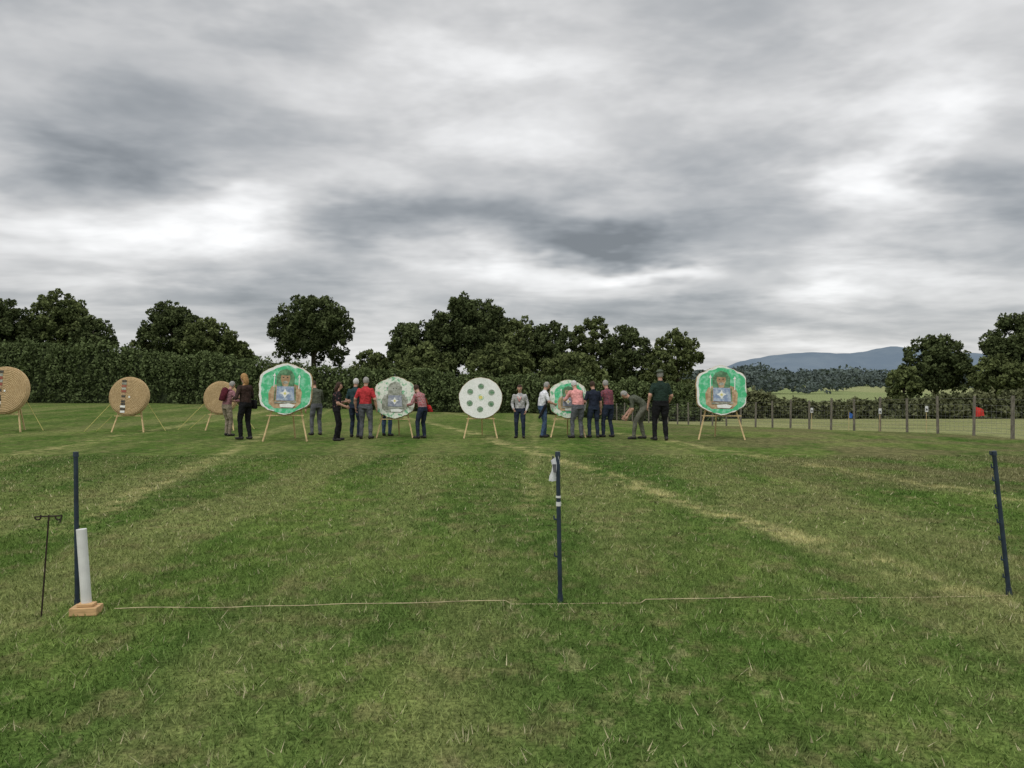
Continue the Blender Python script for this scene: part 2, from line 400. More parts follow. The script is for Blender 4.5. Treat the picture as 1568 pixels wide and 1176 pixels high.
def archer_face(e,zc,s,w0,body,panel,skin,hood):
    f=lambda pts:[(u*s,v*s) for u,v in pts]
    flat('painted_shoulders',zc,f([(-.37,-.34),(-.38,-.08),(-.31,.06),(-.14,.13),(.14,.13),(.31,.07),(.38,-.08),(.36,-.34),(.24,-.45),(-.24,-.45)]),w0,body,e)
    flat('painted_hood',zc,f([(-.20,.06),(-.21,.30),(-.13,.42),(0,.47),(.13,.43),(.21,.30),(.20,.06)]),w0+.003,hood,e)
    flat('painted_head',zc,f(ell(0,.25,.11,.15)),w0+.006,skin,e)
    flat('painted_cap',zc,f([(-.14,.33),(-.07,.41),(0,.44),(.08,.41),(.16,.33),(.05,.31)]),w0+.009,hood,e)
    flat('painted_beard',zc,f(ell(0,.15,.06,.035)),w0+.009,greyp,e)
    for sx in(-.045,.045): flat('painted_eye',zc,f(ell(sx,.265,.020,.014,8)),w0+.009,blackp,e)
    flat('painted_neck',zc,f([(-.08,.14),(.08,.14),(.05,.03),(-.05,.03)]),w0+.004,skin,e)
    flat('chest_panel',zc,f([(-.20,-.27),(-.19,.06),(.20,.05),(.22,-.28)]),w0+.012,panel,e)
    flat('chest_star',zc,f([(0,0),(.04,-.07),(.12,-.10),(.05,-.14),(0,-.22),(-.05,-.14),(-.12,-.10),(-.04,-.07)]),w0+.015,whitep,e)
    flat('chest_star_centre',zc,f(ell(0,-.11,.03,.03,10)),w0+.018,yelp,e)
    for sx in (-1,1): flat('panel_edge',zc,f([(sx*.225,-.27),(sx*.245,-.27),(sx*.235,.05),(sx*.215,.05)]),w0+.014,hood,e)
    flat('painted_belt',zc,f([(-.24,-.34),(-.24,-.30),(.26,-.29),(.26,-.33)]),w0+.015,greyp,e)
    flat('painted_pouch',zc,f([(-.10,-.43),(-.12,-.36),(.10,-.34),(.24,-.38),(.18,-.44)]),w0+.018,whitep,e)
    for u0,v0 in ((-.27,.20),(.30,.16)):
        flat('painted_arrow',zc,f([(u0,v0-.16),(u0+.02,v0-.16),(u0+.03,v0+.10),(u0+.01,v0+.10)]),w0+.006,whitep,e)
        flat('arrow_fletching',zc,f([(u0-.02,v0+.10),(u0+.05,v0+.10),(u0+.02,v0+.18)]),w0+.009,whitep,e)
def hex_target(x,y,zc,w,h,rz,style,sd,spread,name):
    g=ground(x,y); e=empty(name,(x,y,g),rz); zc-=g
    out=hexo(w,h,sd=sd); boss(e,zc,out,.12,straw)
    if style=='green':
        flat('face_sheet',zc,sc(out,.985),.064,whitep,e)
        flat('green_paint',zc,sc(hexo(w,h,.16,.03,sd+1),.93,.014,-.012),.068,green,e)
        archer_face(e,zc,1.03,.072,tanp,bluep,tanp,dgreen)
    elif style=='pale':
        flat('face_sheet',zc,sc(out,.985),.064,palegreen,e)
        archer_face(e,zc,.86,.068,greyp,paintpanel,greyp,greyp)
    else:
        flat('face_sheet',zc,sc(out,.985),.064,palegreen,e)
        flat('green_paint',zc,sc(hexo(w,h,.14,.04,sd+1),.78,.02,.02),.068,green,e)
        archer_face(e,zc,.7,.072,tanp,paintpanel,tanp,dgreen)
    stand(e,zc,h/2,spread)
    return e
hex_target(-5.41,19.06,1.25,1.21,1.27,R(3),'green',3,.52,'archery_target')
hex_target(-2.98,20.3,1.02,1.0,1.11,R(2),'pale',9,.46,'archery_target')
hex_target(1.43,20.3,.98,.92,1.02,R(-3),'mixed',14,.44,'archery_target')
hex_target(5.17,19.7,1.21,1.19,1.27,R(-6),'green',21,.56,'archery_target')
e=empty('archery_target',(-.79,20.1,0)); zc=1.01
ro=[(u*(1+random.uniform(-.02,.02)),v*(1+random.uniform(-.02,.02))) for u,v in ell(0,0,.55,.52,32)]
boss(e,zc,ro,.12,straw); flat('face_sheet',zc,sc(ro,.985),.064,whitep,e)
for a in range(6):
    th=R(60*a+28); cu,cv=.31*math.cos(th),.29*math.sin(th)
    flat('green_spot',zc,ell(cu,cv,.078,.075),.068,spotp,e); flat('spot_centre',zc,ell(cu+.01,cv,.045,.03,10),.071,dgreen,e)
flat('centre_spot',zc,ell(0,0.01,.085,.08),.068,palegreen,e); flat('centre_gold',zc,ell(0,.01,.05,.045,12),.071,yelp,e)
stand(e,zc,.52,.42)
def straw_target(x,y,zc,r,spread,strip=-.12):
    g=ground(x,y); e=empty('straw_archery_boss',(x,y,g)); zc-=g
    boss(e,zc,ell(0,0,r,r,40),.14,straw)
    if strip is not None:
        ms=[whitep,blackp,redp,blackp,tanp,greyp]; n=13; st=r*1.7/n
        for k in range(n):
            v=-r*.85+k*st; wv=.055+.02*random.random()
            flat('face_strip_piece',zc,[(strip-wv,v+.01),(strip+wv,v),(strip+wv,v+st*.85),(strip-wv,v+st*.9)],.078,ms[(k*3+(k//4))%6],e)
        flat('gold_spot',zc,ell(.03,-.02,.03,.03,8),.078,whitep,e)
    stand(e,zc,r,spread,.9)
    V,F=tubes([((-.05,.2,zc+r*.7),(-1.25,-.1,0.02),.008,.008),((.05,.2,zc+r*.7),(.9,.3,.02),.008,.008),((-spread,-.1,zc-r),(-1.0,.1,.02),.007,.007)],5)
    mkobj('guy_lines',V,F,rope_m,e)
straw_target(-14.38,22.6,1.17,.68,.50,-.12)
straw_target(-11.0,22.9,.99,.565,.46,-.14)
straw_target(-8.70,23.8,.93,.50,.42,None)

# ------------------------------------------------------------ range posts & rope
postm=simple('dark_blue_plastic_post',(.022,.036,.055),.3,9,.45,.1,.4)
whitepl=simple('white_plastic',(.72,.72,.70),.08,10,.4,.05,.4)
blackpl=simple('black_plastic',(.015,.016,.018),.3,10,.5,.1,.4)
paper=simple('paper',(.66,.67,.68),.2,30,.8,.1)
newwood=simple('cut_wood',(.56,.36,.18),.25,12,.7,.2,stretch=(.6,4,4))
rustm=simple('rusty_iron',(.035,.026,.02),.4,20,.7,.2)
def fence_post(x,y,top,htop,clips=(),tape=None,flag=False):
    e=empty('range_post',(x,y,0)); dx=top-x
    at=lambda z:(dx*z/htop,0,z)
    V,F=tubes([(at(-.05),at(htop*.97),.0155,.0145),(at(htop*.97),at(htop),.019,.017),(at(.0),at(.05),.021,.018)],10)
    mkobj('post_shaft',V,F,postm,e,False)
    P=[]
    for z in clips:
        a=at(z); P+=[(a,(a[0]-.032,-.006,z+.008),.007,.006),((a[0]-.032,-.006,z+.008),(a[0]-.034,-.006,z+.032),.006,.004)]
    if P: V,F=tubes(P,6); mkobj('wire_clips',V,F,postm,e)
    if tape is not None:
        for z,h in tape: V,F=tubes([(at(z),at(z+h),.0175,.0175)],10); mkobj('white_tape',V,F,whitepl,e)
    if flag:
        V=[];F=[]; n=6
        for i in range(n+1):
            f=i/n
            for j in range(5):
                g_=j/4; V.append((-.015-.052*f+.012*math.sin(g_*5),-.02+.018*math.sin(f*5+g_*2),.985-.17*g_-.03*f*(1-g_)))
        for i in range(n):
            for j in range(4): F.append((i*5+j,i*5+j+1,i*5+j+6,i*5+j+5))
        mkobj('paper_tag',V,F,paper,e,True)
        mkobj('tag_print',[(-.055,-.040,.93),(-.03,-.040,.93),(-.03,-.040,.87),(-.05,-.040,.88)],[(0,1,2,3)],simple('print_grey',(.12,.12,.13)),e)
fence_post(-2.86,5.23,-2.866,1.02,clips=())
fence_post(.325,5.35,.307,1.01,clips=(.95,.55,.3),tape=((.645,.028),(.70,.014)),flag=True)
fence_post(3.446,5.51,3.335,1.0,clips=(.97,.88,.79,.70,.60,.50,.38,.24,.12))
e=empty('distance_marker',(-2.715,5.08,0))
V,F=tubes([((-0.003,0,.05),(-.035,0,.54),.031,.031)],20); mkobj('white_tube',V,F,whitepl,e)
def box(cx,cy,cz,sx,sy,sz,name,mat,par,rz=0,bev=.004):
    V=[];F=[(0,1,3,2),(4,6,7,5),(0,4,5,1),(2,3,7,6),(0,2,6,4),(1,5,7,3)]
    for a in(-1,1):
        for b_ in(-1,1):
            for c_ in(-1,1):
                px,py=a*sx/2,b_*sy/2; V.append((cx+px*math.cos(rz)-py*math.sin(rz),cy+px*math.sin(rz)+py*math.cos(rz),cz+c_*sz/2))
    o=mkobj(name,V,F,mat,par); mod=o.modifiers.new('b','BEVEL'); mod.width=bev; mod.segments=2; return o
box(0,-.01,.027,.165,.12,.05,'wooden_base',newwood,e,.12)
box(.005,-.012,.062,.10,.07,.02,'wooden_collar',newwood,e,.12)
e=empty('bow_stake',(-2.965,5.0,0))
pts=[(0,0,-.05),(.055,0,.645)]
parts=[(pts[0],pts[1],.0055,.005),((-.035,0,.632),(.135,0,.640),.005,.005)]
for cx in (-.035,.095):
    for k in range(7):
        a0=R(180+k*30);a1=R(180+(k+1)*30)
        parts.append(((cx+.02+.02*math.cos(a0),0,.63+.022*math.sin(a0)+.005),(cx+.02+.02*math.cos(a1),0,.63+.022*math.sin(a1)+.005),.005,.005))
parts.append(((.135,0,.640),(.135,-.02,.60),.005,.004))
V,F=tubes(parts,6); mkobj('iron_stake',V,F,rustm,e)
ropem=simple('sisal_rope',(.48,.41,.25),.35,12,.9,0)
A=Vector((-2.55,5.1));B=Vector((3.44,5.5));parts=[];prev=None;n=160
for i in range(n+1):
    f=i/n; p=A.lerp(B,f); z=.026+.009*mn.noise(Vector((f*14,0,0)))-(.024 if (.42<f<.57 or f>.72) else 0)
    q=Vector((p.x,p.y+.05*mn.noise(Vector((f*4,2,0))),z))
    if prev is not None: parts.append((prev,q,.0028,.0028))
    prev=q
V,F=tubes(parts,5); mkobj('shooting_line_rope',V,F,ropem)

# ------------------------------------------------------------ stock fence
fw=simple('weathered_fence_wood',(.165,.15,.12),.35,10,.9,.4,stretch=(4,4,.6))
wirem=simple('galvanised_wire',(.22,.22,.21),.2,30,.5,0)
e=empty('stock_fence'); parts=[];wires=[]
px_=[]
for i in range(-3,26):
    x=12.5-.27*i+.02*random.uniform(-1,1); y=19.9+1.21*i; g=ground(x,y); h=1.04+random.uniform(-.05,.05); r=.038
    if i==0: r=.05; h=1.08
    lean=random.uniform(-.03,.03); parts.append(((x,y,g-.1),(x+lean,y,g+h),r,r*.93)); px_.append((x,y,g,lean))
V,F=tubes(parts,6); mkobj('posts',V,F,fw,e)
for a,b_ in zip(px_,px_[1:]):
    for z in (.98,.82,.66,.50,.36,.23,.11):
        wires.append(((a[0]+a[3]*z-.03,a[1],a[2]+z),(b_[0]+b_[3]*z-.03,b_[1],b_[2]+z),.003,.003))
    for k in range(8):
        f=k/8; x=a[0]+(b_[0]-a[0])*f-.03;y=a[1]+(b_[1]-a[1])*f;g=a[2]+(b_[2]-a[2])*f
        wires.append(((x,y,g+.11),(x,y,g+.82),.0018,.0018))
V,F=tubes(wires,3); mkobj('wires',V,F,wirem,e)
def clothflag(name,x,y,z,col,w=.24,h=.2,ang=0):
    g=ground(x,y); e=empty(name,(x,y,g),ang)
    V,F=tubes([((0,0,0),(0,0,z-g+.12),.008,.006)],6); mkobj('cane',V,F,wood,e)
    V=[];F=[]
    for i in range(8):
        for j in range(5):
            k=1-.5*i/7; V.append((.01+w*i/7,.03*math.sin(i*1.1+j*.4),z-g+.1-h*j/4*k-.12*(i/7)))
    for i in range(7):
        for j in range(4): F.append((i*5+j,i*5+j+1,i*5+j+6,i*5+j+5))
    mkobj('cloth',V,F,simple(name+'_cloth',col,.2,8,.85),e,True)
clothflag('red_flag',12.35,21.3,.68,(.60,.05,.04),.30,.30,ang=.1)
clothflag('blue_flag',11.0,26.0,.32,(.05,.14,.42),.18,.20,ang=0)
def card(x,y,z,w=.09,h=.17):
    g=ground(x,y); e=empty('number_card',(x,y,g)); z-=g
    mkobj('card',[(-w/2,-.05,z),(w/2,-.05,z),(w/2,-.05,z+h),(-w/2,-.05,z+h)],[(0,1,2,3)],paper,e)
    mkobj('print',[(-w/4,-.054,z+h*.25),(w/4,-.054,z+h*.2),(w/4,-.054,z+h*.5),(-w/5,-.054,z+h*.6)],[(0,1,2,3)],blackpl,e)
    V,F=tubes([((0,-.03,0),(0,-.03,z+h),.008,.008)],5); mkobj('cane',V,F,wood,e)
for x,y,z in [(11.9,22.9,.55),(11.35,24.6,.42),(10.6,28.2,.3)]: card(x,y,z)

# ------------------------------------------------------------ people
def cloth(name,c1,c2=None,kind=None):
    if name in _mc: return _mc[name]
    m,t,b=newmat(name,.9,.1)
    tc=t.n.new('ShaderNodeTexCoord').outputs['Object']; f=t.noise(tc,9,3,.6)
    col=t.mix(t.mr(f,.3,.7),tuple(x*.72 for x in c1),tuple(min(1,x*1.15) for x in c1))
    if kind=='check':
        x,y,z=t.sep(tc)
        a=t.m('MULTIPLY',t.mr(t.m('SINE',t.m('MULTIPLY',z,130)),-.2,.2),.55); d=t.m('MULTIPLY',t.mr(t.m('SINE',t.m('MULTIPLY',t.m('ADD',x,t.m('MULTIPLY',y,.7)),130)),-.2,.2),.55)
        col=t.mix(t.m('MAXIMUM',a,d),col,c2)
    if kind=='spots': col=t.mix(t.mr(t.noise(tc,14,2),.58,.62),col,c2)
    t.l.new(col,b.inputs['Base Color']); bump(t,b,f,.8,.05); _mc[name]=m; return m
skinm=simple('skin',(.50,.29,.21),.12,14,.55,.05,.3)
lipm=simple('lips',(.32,.12,.10),.1,10,.5,.0); eyem=simple('eye_dark',(.03,.025,.02),.1,10,.3,0,.5)
shoem=simple('dark_shoes',(.03,.028,.026),.3,10,.6,.1)
def loft(V,F,rings,n=14):
    k=len(V)
    for c,ax,ay,rx,ry in rings:
        for i in range(n):
            th=2*math.pi*i/n; V.append(c+ax*(rx*math.cos(th))+ay*(ry*math.sin(th)))
    for j in range(len(rings)-1):
        for i in range(n): F.append((k+j*n+i,k+j*n+(i+1)%n,k+(j+1)*n+(i+1)%n,k+(j+1)*n+i))
    F.append(tuple(k+i for i in range(n))[::-1]); F.append(tuple(k+(len(rings)-1)*n+i for i in range(n)))
def limb(V,F,p0,p1,r0,r1,n=12,mid=None):
    d=(p1-p0).normalized(); a=d.orthogonal().normalized(); b_=d.cross(a)
    rg=[(p0-d*r0*.75,a,b_,r0*.55,r0*.55),(p0-d*r0*.35,a,b_,r0*.9,r0*.9),(p0,a,b_,r0,r0)]
    if mid: rg.append((p0.lerp(p1,.35),a,b_,mid,mid))
    rg+=[(p1,a,b_,r1,r1),(p1+d*r1*.35,a,b_,r1*.9,r1*.9),(p1+d*r1*.75,a,b_,r1*.55,r1*.55)]
    loft(V,F,rg,n)
def ellip(V,F,c,ax,ay,az,rx,ry,rz,n=14,m=8):
    rg=[]
    for j in range(m+1):
        ph=math.pi*(j+.15)/(m+.3); rg.append((c-az*(rz*math.cos(ph)),ax,ay,rx*math.sin(ph),ry*math.sin(ph)))
    loft(V,F,rg,n)
def ik(S,T,l1,l2,pole):
    d=T-S; L=min(d.length,(l1+l2)*.995); dn=d.normalized(); T=S+dn*L
    a=(l1*l1-l2*l2+L*L)/(2*L); h=math.sqrt(max(0,l1*l1-a*a))
    p=(pole-dn*pole.dot(dn)).normalized(); return S+dn*a+p*h,T
dg=bpy.context.evaluated_depsgraph_get
def person(name,x,y,H,yaw,shirt,trousers,hair,bend=4,headp=8,headyaw=0,LH=(-.10,.06,-.53),RH=(.10,.06,-.53),
           feet=((-.12,0.02),(.12,-.04)),sleeve='short',shoes=None,longhair=False,hat=None,acc=(),build=1.0,crouch=0.0,side=0):
    V=[];F=[];seg=[]; X=Vector((1,0,0));Y=Vector((0,1,0));Z=Vector((0,0,1))
    s=math.sin(R(bend)); pel=Vector((side,-.16*s,.93-.02*s-crouch))
    sp=[pel];dirs=[]
    for L,f in ((.12,.35),(.13,.7),(.13,.95),(.10,1.05)):
        a=R(bend*f); d=Vector((0,math.sin(a),math.cos(a))); sp.append(sp[-1]+d*L); dirs.append(d)
    W=build
    cs=[(sp[0]-dirs[0]*.10,dirs[0],.150*W,.105*W),(sp[0],dirs[0],.170*W,.120*W),(sp[1],dirs[0],.155*W,.118*W),(sp[2],dirs[1],.160*W,.122*W),
        (sp[3],dirs[2],.180*W,.125),(sp[3]+dirs[3]*.055,dirs[3],.178,.105),(sp[4]-dirs[3]*.005,dirs[3],.105,.075),(sp[4]+dirs[3]*.03,dirs[3],.055,.055)]
    loft(V,F,[(c,X,X.cross(d)*-1,rx,ry) for c,d,rx,ry in cs],20)
    seg+=[(sp[0]-dirs[0]*.06,sp[0]-dirs[0]*.02,.15,.15,'t'),(sp[0]+dirs[0]*.03,sp[1],.14,.14,'s'),(sp[1],sp[2],.14,.14,'s'),(sp[2],sp[3],.14,.14,'s'),(sp[3],sp[4]-dirs[3]*.03,.14,.09,'s')]
    D=dirs[3]; hp=R(bend*.75+headp); hy=R(headyaw)
    nb=sp[4]; nd=Vector((0,math.sin(hp*.7),math.cos(hp*.7)))
    hx=Vector((math.cos(hy),math.sin(hy),0)); hz=Vector((-math.sin(hy)*math.sin(hp),math.cos(hy)*math.sin(hp),math.cos(hp))); hyv=hz.cross(hx)
    hc=nb+nd*.085+hz*.095
    limb(V,F,nb,nb+nd*.09,.056,.052); seg.append((nb+nd*.045,nb+nd*.09,.052,.05,'k'))
    ellip(V,F,hc+hz*.015-hyv*.008,hx,hyv,hz,.077,.096,.108); ellip(V,F,hc-hz*.045+hyv*.03,hx,hyv,hz,.055,.058,.062)
    ellip(V,F,hc-hz*.005+hyv*.095,hx,hyv,hz,.014,.020,.024,8,5)
    for sx in(-1,1): ellip(V,F,hc+hx*.078*sx-hyv*.005,hx,hyv,hz,.012,.018,.03,8,5)
    if hair: ellip(V,F,hc+hz*.028-hyv*.016,hx,hyv,hz,.084,.094,.102)
    if longhair: ellip(V,F,hc-hz*.07-hyv*.06,hx,hyv,hz,.085,.055,.13)
    seg.append((hc-hz*.03,hc+hz*.03,.09,.09,'h'))
    hands=[]
    for sx,tgt in((-1,LH),(1,RH)):
        S=sp[3]+D*.045+X*(.175*sx); T=S+Vector(tgt)
        pole=Vector((sx*.5,-.8,-.2))
        E,T=ik(S,T,.29,.255,pole); k=.0 if sleeve=='short' else .006
        limb(V,F,S,E,.060,.044+.004*(sleeve!='x'),mid=.056); limb(V,F,E,T,.041+k,.028+k,mid=.041+k)
        seg.append((S,S.lerp(E,.8 if sleeve=='short' else 1),.06,.048,'s')); 
        if sleeve=='short': seg.append((S.lerp(E,.9),E,.045,.04,'k'))
        if sleeve=='short': seg.append((E,T,.041,.028,'k'))
        else: seg.append((E,T,.047,.034,'s'))
        hands.append((T,(T-E).normalized(),sx))
    for sx,(fx,fy) in((-1,feet[0]),(1,feet[1])):
        Hh=pel+X*(.092*sx)-Z*.04; A=Vector((fx,fy,.085)); dist=(A-Hh).length
        lt=dist*(1.012 if crouch==0 else 1.03)
        K,A=ik(Hh,A,lt*.505,lt*.495,Vector((sx*.15,1,0)))
        limb(V,F,Hh,K,.094*W,.066,mid=.090*W); limb(V,F,K,A,.064,.052,mid=.064)
        seg+= [(Hh,K,.09,.066,'t'),(K,A-Z*.0,.064,.05,'t')]
        out=Vector((sx*.22,1,0)).normalized(); h0=A-out*.045-Z*.042; h1=A+out*.15-Z*.052
        limb(V,F,h0,h1,.046,.034); seg.append((h0,h1,.046,.036,'f'))
    me=bpy.data.meshes.new(name); me.from_pydata([tuple(v) for v in V],[],F); o=bpy.data.objects.new(name,me); scene.collection.objects.link(o)
    md=o.modifiers.new('r','REMESH'); md.mode='VOXEL'; md.voxel_size=.0125; md.use_smooth_shade=True
    sm=o.modifiers.new('s','SMOOTH'); sm.iterations=2; sm.factor=.5
    me2=bpy.data.meshes.new_from_object(o.evaluated_get(dg()))
    nv=len(me2.vertices); vs=np.zeros(nv*3); me2.vertices.foreach_get('co',vs); vs=vs.reshape(-1,3)
    nn=np.zeros(nv*3); me2.vertices.foreach_get('normal',nn); nn=nn.reshape(-1,3); off=random.uniform(0,50)
    disp=np.array([mn.noise(Vector((p[0]*11+off,p[1]*11,p[2]*7)))*.012+mn.noise(Vector((p[0]*22+off,p[1]*22,p[2]*30)))*.007 for p in vs])
    dh=np.linalg.norm(vs-np.array(hc),axis=1); disp*=np.clip((dh-.14)/.08,0,1)
    vs=vs+nn*disp[:,None]
    n=len(me2.polygons); C=np.zeros(n*3); me2.polygons.foreach_get('center',C); C=C.reshape(-1,3)
    best=np.full(n,1e9); lab=np.zeros(n,dtype=int); L2={'s':0,'t':1,'k':2,'h':2,'f':4}
    for p0,p1,r0,r1,l in seg:
        a=np.array(p0);d=np.array(p1)-a; tt=np.clip((C-a)@d/(d@d),0,1); ds=np.linalg.norm(C-(a+tt[:,None]*d),axis=1)-(r0+(r1-r0)*tt)
        mk=ds<best; best[mk]=ds[mk]; lab[mk]=L2[l] if l!='h' else 9
    hd=lab==9; q=C-np.array(hc); lx=q@np.array(hx); ly=q@np.array(hyv); lz=q@np.array(hz)
    ish=((lz>.062)|(ly<.012)&(lz>-.055)&(np.abs(lx)<.2)) if hair else np.zeros(n,bool)
    if longhair: ish=ish|((ly<.0)&(lz>-.2))
    lab[hd]=2; lab[hd&ish]=3
    if longhair:
        near=(ly<-.005)&(ly>-.14)&(lz>-.2)&(lz<0)&(np.abs(lx)<.10); lab[near&(lab!=1)]=3
    Vb=[tuple(v) for v in vs]; Fb=[tuple(p.vertices) for p in me2.polygons]; Mi=list(lab)
    mats=[shirt,trousers,skinm,hair or skinm,shoes or shoem,eyem,lipm]
    def add(Va,Fa,mi):
        k=len(Vb); Vb.extend([tuple(v) for v in Va]); Fb.extend([tuple(i+k for i in f) for f in Fa]); Mi.extend([mi]*len(Fa))
    def mat(m):
        if m not in mats: mats.append(m)
        return mats.index(m)
    for sx in(-1,1):
        a=[];b_=[]; ellip(a,b_,hc+hx*.03*sx+hyv*.083+hz*.012,hx,hyv,hz,.012,.008,.007,8,4); add(a,b_,5)
    a=[];b_=[]; ellip(a,b_,hc+hyv*.086-hz*.045,hx,hyv,hz,.024,.008,.006,8,4); add(a,b_,6)
    for T,d,sx in hands:
        inn=Vector((-sx,0,0)); nrm=(inn-d*inn.dot(d)); nrm=nrm.normalized() if nrm.length>.1 else Y.copy(); w=d.cross(nrm).normalized()
        if w.dot(Y)<0 and abs(w.dot(Y))>.2: w=-w
        a=[];b_=[]; loft(a,b_,[(T-d*.02,w,nrm,.026,.022),(T+d*.015,w,nrm,.032,.018),(T+d*.055,w,nrm,.040,.015),(T+d*.09,w,nrm,.038,.011)],10); add(a,b_,2)
        for k,(off2,ln) in enumerate(((.029,.068),(.010,.078),(-.010,.072),(-.028,.056))):
            p=T+d*.082+w*off2; dd=d.copy(); 
            for j,(f,cu) in enumerate(((.45,14),(.32,30),(.23,30))):
                dd=(dd*math.cos(R(cu))+nrm*math.sin(R(cu))).normalized(); q2=p+dd*ln*f
                a=[];b_=[]; limb(a,b_,p,q2,.0092-.001*j,.0085-.001*j,7); add(a,b_,2); p=q2
        p=T+d*.025+w*.03
        for dd,ln in (((d*.7+w*.7+nrm*.2).normalized(),.035),((d*.9+w*.3+nrm*.35).normalized(),.03)):
            q2=p+dd*ln; a=[];b_=[]; limb(a,b_,p,q2,.011,.009,7); add(a,b_,2); p=q2
    if hat:
        mi=mat(hat); a=[];b_=[]; ellip(a,b_,hc+hz*.085,hx,hyv,hz,.092,.108,.06); add(a,b_,mi)
        a=[];b_=[]; loft(a,b_,[(hc+hz*.066,hx,hyv,.10,.115),(hc+hz*.058,hx,hyv,.155,.17),(hc+hz*.062,hx,hyv,.155,.17),(hc+hz*.078,hx,hyv,.10,.115)],18); add(a,b_,mi)
    back=Vector((0,-D.z,D.y))
    for k,m in acc:
        mi=mat(m); a=[];b_=[]
        if k=='backpack':
            c=sp[3]-D*.08+back*.17
            loft(a,b_,[(c-D*.20,X,back,.10,.05),(c-D*.18,X,back,.135,.08),(c+D*.1,X,back,.13,.085),(c+D*.19,X,back,.11,.065),(c+D*.22,X,back,.06,.03)],14); add(a,b_,mi)
            for sx in(-1,1):
                a=[];b_=[]; p1=sp[3]+D*.10+X*.11*sx; p2_=sp[3]+D*.0+X*.13*sx-back*.135; p3=sp[2]+X*.14*sx-back*.08; p0=c+D*.15+X*.09*sx
                for u,v in((p0,p1),(p1,p2_),(p2_,p3)): limb(a,b_,u,v,.018,.018,8)
                add(a,b_,mi)
        if k in('bagR','bagL'):
            sx=1 if k=='bagR' else -1; c=sp[0]+X*.24*sx+back*.03
            loft(a,b_,[(c-D*.15,Y,X,.10,.03),(c-D*.13,Y,X,.13,.05),(c+D*.06,Y,X,.12,.05),(c+D*.09,Y,X,.10,.03)],12)
            st=[c+D*.08,sp[2]+X*.17*sx+back*.06,sp[4]+X*(-.07*sx)+back*.03-D*.01,sp[3]-back*.13-X*.02*sx,sp[1]+X*.15*sx-back*.08,c+D*.08-back*.05]
            for u,v in zip(st,st[1:]): limb(a,b_,u,v,.013,.013,7)
            add(a,b_,mi)
        if k=='lanyard':
            st=[sp[4]+X*.07,sp[3]+X*.05-back*.135,sp[2]-back*.145,sp[3]-X*.05-back*.135,sp[4]-X*.07]
            for u,v in zip(st,st[1:]): limb(a,b_,u,v,.012,.012,7)
            add(a,b_,mi)
        if k=='quiver':
            c=sp[0]+X*.20-back*.02; limb(a,b_,c+D*.05,c-D*.35+back*.12,.05,.035,10)
            for q_ in range(5): limb(a,b_,c,c+D*.22+X*.015*(q_-2)-back*(.01*q_),.006,.006,5)
            add(a,b_,mi)
    bpy.data.objects.remove(o,do_unlink=True)
    ob=mkobj(name,Vb,Fb,mats,None,True,Mi)
    k=H/1.75; ob.scale=(k,k,k); ob.location=(x,y,ground(x,y)+.004); ob.rotation_euler=(0,0,R(yaw)); return ob
grey_h=simple('grey_hair',(.30,.29,.27),.2,40,.8,.3); white_h=simple('white_hair',(.55,.54,.52),.1,40,.8,.3)
brown_h=simple('brown_hair',(.05,.03,.02),.3,40,.7,.3); blond_h=simple('blond_hair',(.38,.22,.09),.25,40,.7,.3)
black=cloth('black_cloth',(.018,.018,.02)); dnavy=cloth('dark_navy_cloth',(.022,.028,.045)); jeans=cloth('denim',(.07,.11,.19)); djeans=cloth('dark_denim',(.03,.04,.065))
khaki=cloth('khaki_cloth',(.27,.23,.17)); greyt=cloth('grey_trousers',(.13,.135,.15)); red=cloth('red_cloth',(.50,.05,.055)); pink=cloth('pink_cloth',(.75,.34,.32))
white=cloth('white_cloth',(.72,.73,.76)); dgreenc=cloth('dark_green_cloth',(.022,.040,.030)); olive=cloth('olive_cloth',(.10,.11,.08)); mauve=cloth('mauve_cloth',(.32,.16,.18))
check=cloth('red_check_cloth',(.36,.05,.06),(.42,.36,.36),'check'); check2=cloth('brown_check_cloth',(.30,.08,.09),(.09,.07,.10),'check')
vest=cloth('grey_shirt',(.42,.42,.42),(.6,.58,.56),'spots'); printt=cloth('printed_black_top',(.018,.018,.02),(.20,.10,.10),'spots'); brownc=cloth('brown_jacket',(.055,.035,.03)); teal=cloth('teal_cloth',(.03,.06,.065))
pinkst=cloth('pink_strap',(.75,.35,.33)); burg=cloth('burgundy_bag',(.10,.02,.03)); redbag=cloth('red_bag',(.45,.03,.03)); hatm=cloth('grey_green_hat',(.12,.14,.10)); gkhaki=cloth('grey_khaki',(.15,.15,.12))
reach=(-.05,.38,-.22)
person('woman_with_backpack',-7.45,20.9,1.50,-35,mauve,khaki,grey_h,bend=18,headp=18,LH=(-.02,.28,-.28),RH=(.02,.28,-.28),sleeve='long',acc=(('backpack',burg),))
person('blonde_woman',-6.53,19.5,1.66,62,brownc,black,blond_h,bend=3,headp=12,LH=(.02,.26,-.30),RH=(-.02,.26,-.26),sleeve='long',longhair=True,acc=(('bagR',black),),feet=((-.08,.08),(.10,-.06)))
person('man_in_olive_jacket',-5.22,21.2,1.52,40,olive,greyt,brown_h,bend=16,headp=25,RH=(.02,.33,-.30),sleeve='long')
person('woman_in_black_top',-4.24,19.3,1.46,-75,printt,black,brown_h,bend=4,headp=14,LH=(.06,.28,-.22),RH=(.05,.22,-.36),longhair=True,feet=((-.13,.04),(.12,-.06)))
person('man_in_dark_shirt',-4.02,20.4,1.55,-15,teal,djeans,white_h,bend=5,headp=15,LH=(.0,.22,-.36),RH=(.08,.1,-.5))
person('man_in_red_shirt',-3.66,19.9,1.58,-8,red,greyt,grey_h,bend=4,headp=12,LH=(-.12,.02,-.50),RH=(.12,.05,-.50),build=1.08,feet=((-.13,0),(.13,.03)))
